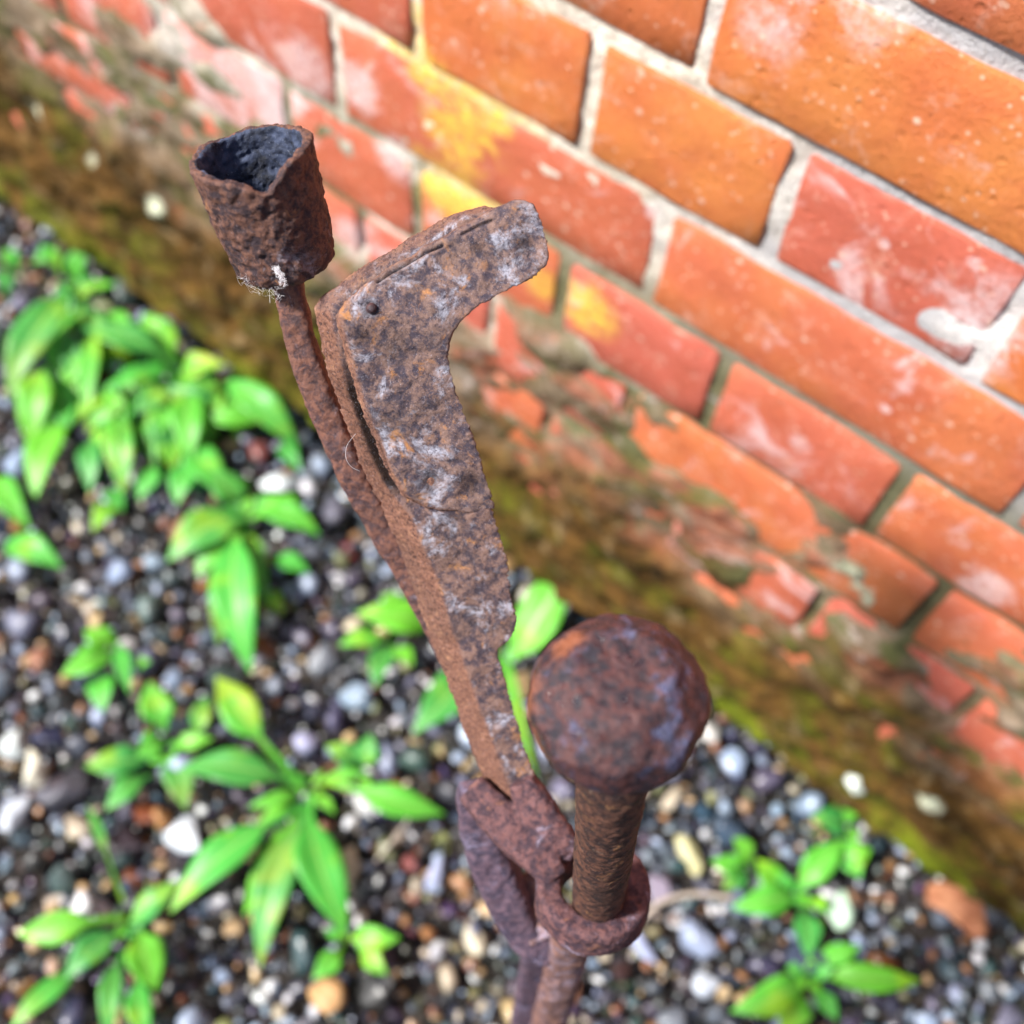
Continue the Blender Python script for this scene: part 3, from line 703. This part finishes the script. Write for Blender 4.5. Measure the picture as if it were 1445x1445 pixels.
g1 = t.mix(t.mul(t.attr('yellow'), t.ramp(t.noise(p, 40, 3, .5), .35, .6)), g1, (.62, .50, .02))
g1 = t.mix(t.mul(t.ramp(t.mul(vv, 1.0), .10, .03), .5), g1, (.38, .62, .16))
vein = t.n.new('ShaderNodeTexWave'); vein.inputs['Scale'].default_value = 3; cmb = t.n.new('ShaderNodeCombineXYZ')
t.put(cmb.inputs[0], t.mul(t.mul(u, 4.0), t.mul(vv, -1.6), 'ADD')); t.put(vein.inputs[0], cmb.outputs[0])
nb = t.bump(vein.outputs['Fac'], .25, .0008)
nb = t.bump(t.noise(p, 200, 3, .5), .3, .0006, nb)
t.put(t.b.inputs['Base Color'], g1); t.b.inputs['Roughness'].default_value = .45; t.l.new(nb, t.b.inputs['Normal'])
tr = t.n.new('ShaderNodeBsdfTranslucent'); t.put(tr.inputs[0], t.hsv(g1, .49, 1.1, 1.3)); ms = t.n.new('ShaderNodeMixShader'); ms.inputs[0].default_value = .35
t.l.new(t.b.outputs[0], ms.inputs[1]); t.l.new(tr.outputs[0], ms.inputs[2]); t.l.new(ms.outputs[0], t.out.inputs[0])
M_leaf = t.m

def leaf(parent, bx, by, tx, ty, w, hb=.015, ht=.026, arch=.35, pet=.22, yellow=0.0, base=None, droop=0.0, roll=0.0):
    """lance-shaped leaf from its base to its tip as seen in the photograph, lifted off the gravel"""
    A = base or on_z(bx, by, hb); B = on_z(tx, ty, ht); L = (B - A).length
    d = (B - A).normalized(); s = d.cross(Vector((0, 0, 1))).normalized(); up = s.cross(d)
    s = (s * math.cos(roll) + up * math.sin(roll)); up = s.cross(d)
    depth = ((A + B) / 2 - CAM).dot(CD); W2 = w * depth / FPX / 2 * 1.04
    NL, NW = 16, 6; vs, fs, al, ac = [], [], [], []
    wav = random.uniform(0, 6); tw = random.uniform(-.25, .25)
    for i in range(NL + 1):
        f = i / NL
        c = A + (B - A) * f + up * (L * arch * (4 * f * (1 - f)) * .45) + s * (L * .05 * math.sin(f * 3 + wav))
        g_ = max(0, (f - pet) / (1 - pet))
        wd = W2 * (math.sin(PI * min(1, g_ ** .78 * .995)) ** .95 * 1.04 if g_ > 0 else 0) * (1 - .12 * g_)
        wd = max(wd, W2 * .24 * (1 - f * .85), .0016 * (1 - f))
        for k in range(NW + 1):
            q = k / NW * 2 - 1
            fold = abs(q) * wd * .28 * (1 - .5 * f); rip = wd * .10 * math.sin(f * 13 + wav + q) * abs(q)
            vs.append(c + s * (q * wd * .97) + up * (fold + rip + q * tw * wd)); al.append(f); ac.append(abs(q))
    for i in range(NL):
        for k in range(NW):
            a = i * (NW + 1) + k; fs.append((a, a + 1, a + NW + 2, a + NW + 1))
    n0 = len(vs)                                # underside, a real thickness
    vs += [v - up * .00035 for v in vs]; al += al; ac += ac
    fs += [tuple(x + n0 for x in f_[::-1]) for f_ in fs]
    for i in range(NL):
        for k in (0, NW):
            a = i * (NW + 1) + k; b = a + NW + 1; fs.append((a, b, b + n0, a + n0) if k == 0 else (b, a, a + n0, b + n0))
    me = mesh('leaf', vs, fs)
    for nm, dta in (('along', al), ('across', ac)):
        at_ = me.attributes.new(nm, 'FLOAT', 'POINT'); at_.data.foreach_set('value', dta)
    at_ = me.attributes.new('yellow', 'FLOAT', 'POINT'); at_.data.foreach_set('value', [.55 * yellow * min(1, max(0, f * 1.6)) for f in al])
    return link('leaf', me, M_leaf, parent)
def plant(name, label, cx, cy, leaves, cat='plant', h=.016, group='weeds growing through the gravel', extra=0, spread=45, wr=(16, 26)):
    root = empty(name, label, cat, on_z(cx, cy, 0.0), group)
    for l in leaves:
        kw = l[5] if len(l) > 5 else {}
        leaf(root, *l[:5], **kw)
    for i in range(extra):                      # the crown's short young leaves
        a = random.uniform(0, 2 * PI); r = spread * random.uniform(.5, 1)
        leaf(root, cx, cy, cx + r * math.cos(a), cy + r * math.sin(a) * .8, random.uniform(*wr), h, random.uniform(.016, .034), .3, .3)
    return root
def bush(root, cx, cy, sx_, sy_, n, l0, l1, w0, w1):
    for i in range(n):                          # more leaves of the same crown, hanging out and down in layers
        a = random.uniform(0, 2 * PI); q = random.random() ** .6; x = cx + sx_ * q * math.cos(a); y = cy + sy_ * q * math.sin(a)
        b = random.gauss(1.45, .75); l = random.uniform(l0, l1)
        leaf(root, x, y, x + l * math.cos(b), y + l * math.sin(b) * .9, random.uniform(w0, w1), random.uniform(.015, .04), random.uniform(.005, .03), .35, random.choice((.05, .15, .25)), random.choice((0, 0, 0, .4)))
Y = dict
plant('broad_leaved_weed', 'large bushy broad leaved weed at the wall foot, upper left', 250, 535, [
    (246, 522, 122, 458, 44, Y(ht=.05, hb=.03)), (255, 516, 203, 442, 50, Y(ht=.05, hb=.02)), (256, 532, 318, 512, 40, Y(ht=.05, hb=.03, yellow=1., pet=.05)),
    (250, 532, 150, 552, 34, Y(ht=.045, hb=.03)), (246, 545, 192, 582, 40, Y(ht=.04, hb=.03)), (280, 550, 264, 655, 50, Y(ht=.03, hb=.03, pet=.08)),
    (268, 560, 230, 640, 34, Y(ht=.02, hb=.02)), (262, 640, 328, 698, 48, Y(ht=.03, hb=.02, pet=.05)), (275, 645, 254, 712, 40, Y(ht=.02)),
    (230, 560, 222, 662, 32, Y(ht=.02, yellow=.5)), (225, 650, 196, 706, 32, Y(ht=.015)), (290, 560, 318, 600, 30, Y(ht=.02)), (236, 540, 180, 520, 30, Y(ht=.02)), (262, 590, 290, 640, 34, Y())],
    extra=6, spread=60, wr=(20, 30))
bush(bpy.data.objects['broad_leaved_weed'], 235, 560, 90, 62, 34, 60, 110, 20, 34)
plant('broad_leaved_weed', 'tall clump of long drooping leaves beside the upper left edge of the photo', 110, 420, [
    (92, 412, 22, 565, 56, Y(ht=.03, hb=.05, pet=.05, yellow=.35)), (60, 520, 40, 632, 50, Y(ht=.015, hb=.04, pet=.02, yellow=.3)), (112, 402, 120, 336, 26, Y(ht=.05, pet=.1)),
    (120, 430, 150, 520, 40, Y(ht=.02, hb=.03)), (110, 440, 82, 560, 34, Y(ht=.02, hb=.02)), (128, 450, 135, 600, 30, Y(ht=.02, hb=.02, yellow=.4)), (118, 420, 165, 400, 24, Y(ht=.03)),
    (140, 470, 110, 470, 40, Y(ht=.03)), (100, 540, 70, 590, 36, Y()), (92, 560, 100, 610, 30, Y())], extra=6, spread=50, wr=(20, 30))
bush(bpy.data.objects['broad_leaved_weed.001'], 95, 470, 62, 75, 20, 60, 110, 20, 36)
plant('broad_leaved_weed', 'weed with two long yellow green leaves hanging below the bushy one', 150, 590, [
    (170, 582, 168, 700, 46, Y(ht=.02, hb=.03, pet=.02, yellow=.55)), (135, 618, 122, 695, 36, Y(ht=.015, pet=.05)), (100, 590, 50, 706, 50, Y(ht=.02, hb=.02, pet=.12)), (105, 582, 58, 618, 26, Y()),
    (160, 690, 172, 722, 30, Y(pet=.05)), (168, 712, 128, 748, 32, Y(pet=.05, yellow=.5)), (150, 600, 200, 640, 30, Y()), (205, 590, 215, 650, 26, Y())], extra=4, spread=40)
plant('broad_leaved_weed', 'weed with one arching leaf close against the mossy wall', 335, 545, [
    (328, 535, 415, 640, 46, Y(ht=.03, hb=.05, pet=.02, arch=.5, yellow=.3)), (335, 548, 345, 497, 20, Y(ht=.04)), (330, 545, 385, 560, 24, Y()), (400, 625, 425, 665, 26, Y(pet=.05))], extra=2, spread=28)
plant('broad_leaved_weed', 'lone dull green leaf pair at the left edge above the gravel', 0, 700, [
    (-15, 680, 48, 742, 42, Y(pet=.03)), (14, 762, 84, 806, 44, Y(pet=.03)), (-20, 720, 20, 700, 30, Y())])
plant('broad_leaved_weed', 'tiny grey green sprout in the upper left corner of the gravel', 60, 380, [
    (85, 390, 60, 345, 26, Y()), (30, 385, 5, 352, 26, Y()), (10, 420, 5, 380, 24, Y()), (45, 375, 80, 362, 22, Y())])
plant('broad_leaved_weed', 'weed with large hanging leaves in the middle left, left of the iron rod', 348, 735, [
    (348, 728, 238, 794, 56, Y(ht=.03, hb=.03, pet=.08)), (338, 752, 280, 814, 44, Y(ht=.02, hb=.02, yellow=.25)), (340, 755, 350, 950, 66, Y(ht=.02, hb=.04, pet=.05)),
    (332, 770, 305, 908, 48, Y(ht=.012, hb=.02, yellow=.8)), (350, 720, 298, 662, 48, Y(ht=.04)), (362, 715, 448, 758, 44, Y(ht=.03, hb=.02, pet=.12)),
    (352, 740, 290, 740, 30, Y(ht=.03)), (345, 745, 385, 850, 34, Y()), (350, 735, 420, 700, 28, Y(ht=.03)), (345, 760, 300, 860, 36, Y()), (380, 786, 434, 812, 30, Y()), (378, 830, 396, 868, 26, Y(yellow=.6)), (355, 730, 395, 700, 26, Y()), (352, 700, 330, 680, 28, Y())], extra=5, spread=45)
plant('small_sprout', 'small two lobed sprout alone on the gravel at left', 160, 920, [
    (160, 925, 86, 950, 48, Y(pet=.05)), (160, 915, 120, 888, 36, Y(pet=.05)), (162, 905, 184, 978, 24, Y()), (150, 955, 142, 1004, 40, Y(pet=.02)), (190, 942, 212, 936, 22, Y(pet=.02))])
plant('small_sprout', 'sprout of rounded leaves left of the big rosette', 238, 1062, [
    (232, 1042, 214, 962, 46, Y(ht=.03)), (240, 1045, 192, 1066, 38, Y(ht=.03)), (208, 1070, 120, 1082, 48, Y(ht=.02, pet=.02)), (216, 1096, 148, 1142, 36, Y()), (245, 1072, 262, 1142, 44, Y(yellow=.35, pet=.02)),
    (272, 1045, 294, 982, 28, Y(yellow=.4)), (245, 1060, 300, 1040, 26, Y())], extra=4, spread=35)
plant('rosette_weed', 'big open rosette of long pointed leaves in the lower left', 438, 1112, [
    (428, 1102, 252, 1092, 54, Y(pet=.22)), (428, 1102, 302, 958, 54, Y(pet=.45, ht=.04, yellow=.7)), (425, 1120, 350, 1138, 24, Y(pet=.1)), (425, 1125, 362, 1160, 18, Y()), (428, 1130, 246, 1294, 56, Y(pet=.30)),
    (430, 1132, 342, 1290, 46, Y(pet=.25, ht=.01)), (434, 1132, 374, 1366, 54, Y(pet=.22, ht=.02, hb=.012, yellow=.55)), (442, 1128, 482, 1325, 64, Y(pet=.20)), (450, 1104, 628, 1144, 44, Y(pet=.38)),
    (448, 1100, 520, 1090, 20, Y()), (445, 1120, 470, 1150, 18, Y())], extra=8, spread=38, wr=(9, 15))
plant('small_sprout', 'tiny sprout with round leaves above the right leaf of the rosette', 508, 1082, [
    (505, 1080, 460, 1052, 32, Y(pet=.05)), (512, 1080, 524, 1036, 36, Y(pet=.05)), (508, 1085, 470, 1100, 20, Y()), (515, 1090, 520, 1120, 16, Y())])
plant('rosette_weed', 'rosette with one shiny whitish leaf in the bottom left corner', 182, 1305, [
    (178, 1300, 26, 1312, 44, Y(pet=.35)), (182, 1300, 254, 1246, 40, Y(pet=.08)), (172, 1312, 92, 1384, 42, Y(pet=.12)), (105, 1365, 18, 1460, 34, Y(pet=.02, yellow=.3)), (195, 1315, 224, 1396, 56, Y(pet=.05, hb=.03, ht=.03, arch=.15, roll=.35)),
    (195, 1370, 214, 1470, 36, Y()), (182, 1340, 146, 1470, 32, Y()), (180, 1272, 118, 1140, 15, Y(pet=.5, yellow=.4))], extra=3, spread=35)
plant('small_sprout', 'three leaved sprout in the gravel below the rosette, near the bottom', 493, 1330, [
    (495, 1328, 564, 1320, 36, Y(pet=.1)), (503, 1338, 548, 1372, 30, Y(yellow=.3)), (484, 1335, 442, 1382, 32, Y()), (490, 1328, 460, 1310, 18, Y())])
plant('broad_leaved_weed', 'small weed just left of the middle of the iron bar', 590, 895, [
    (612, 878, 503, 866, 52, Y(pet=.02, ht=.03)), (552, 900, 480, 914, 32, Y()), (550, 912, 530, 970, 34, Y(pet=.05)), (556, 912, 580, 940, 26, Y()), (565, 860, 540, 838, 26, Y())])
plant('broad_leaved_weed', 'weed half hidden behind the lower part of the iron bar', 690, 940, [
    (665, 945, 584, 1036, 62, Y(pet=.02, ht=.03)), (665, 1000, 676, 1050, 30, Y()), (715, 925, 814, 792, 66, Y(pet=.03, ht=.06, hb=.02, arch=.1)), (722, 905, 796, 908, 34, Y(pet=.03)), (718, 900, 790, 880, 22, Y()),
    (706, 915, 762, 1095, 20, Y(pet=.05, hb=.05, ht=.03, yellow=.5))], extra=3, spread=40)
plant('leafy_weed', 'leafy weed sprawling in the gravel at lower right', 1125, 1262, [
    (1128, 1258, 1190, 1184, 42, Y(pet=.08)), (1124, 1274, 1032, 1276, 44, Y(pet=.1)), (1100, 1255, 1068, 1212, 42, Y(pet=.05)), (1060, 1225, 1034, 1180, 30, Y()), (1055, 1240, 1004, 1212, 34, Y()), (1050, 1225, 1022, 1255, 30, Y()),
    (1180, 1218, 1228, 1196, 42, Y(pet=.05)), (1190, 1205, 1212, 1240, 30, Y()), (1128, 1284, 1142, 1354, 40, Y(pet=.08)), (1140, 1265, 1165, 1290, 26, Y()), (1115, 1262, 1100, 1230, 22, Y())], extra=4, spread=40)
plant('leafy_weed', 'low weed with one long leaf at the bottom right edge of the photo', 1145, 1378, [
    (1145, 1368, 1212, 1332, 30, Y()), (1155, 1386, 1296, 1376, 40, Y(pet=.1)), (1138, 1386, 1030, 1424, 50, Y(pet=.1)), (1128, 1395, 1098, 1460, 46, Y(pet=.1)), (1150, 1390, 1180, 1440, 28, Y()), (1140, 1375, 1110, 1365, 26, Y())], extra=4, spread=40)
plant('small_sprout', 'little sprout with two round leaves right at the mossy wall foot', 1192, 1165, [
    (1192, 1165, 1184, 1112, 42, Y(pet=.05, ht=.03)), (1194, 1162, 1145, 1156, 40, Y(pet=.08, ht=.03)), (1196, 1168, 1210, 1190, 18, Y())])
# dry stalks
t = NT('dry_stalk'); M_st = t.done((.42, .36, .30), .6)
def stalk(pts, r, lab):
    P, q = lerp_path([(on_z(x, y, h), r) for x, y, h in pts], 6); o = link('dry_stalk', tube(P, q, 8), M_st); o['label'] = lab; o['category'] = 'dry stalk'
stalk([(530, 1215, .02), (570, 1165, .025), (600, 1110, .02)], .0009, 'thin straight dry stalk on gravel right of the rosette')
stalk([(895, 1310, .03), (930, 1275, .03), (980, 1262, .025), (1035, 1268, .02)], .0022, 'bent grey dry twig right of the iron ring')
print('bricks', bricks, 'pebbles', len(low) + len(top), len(grit))
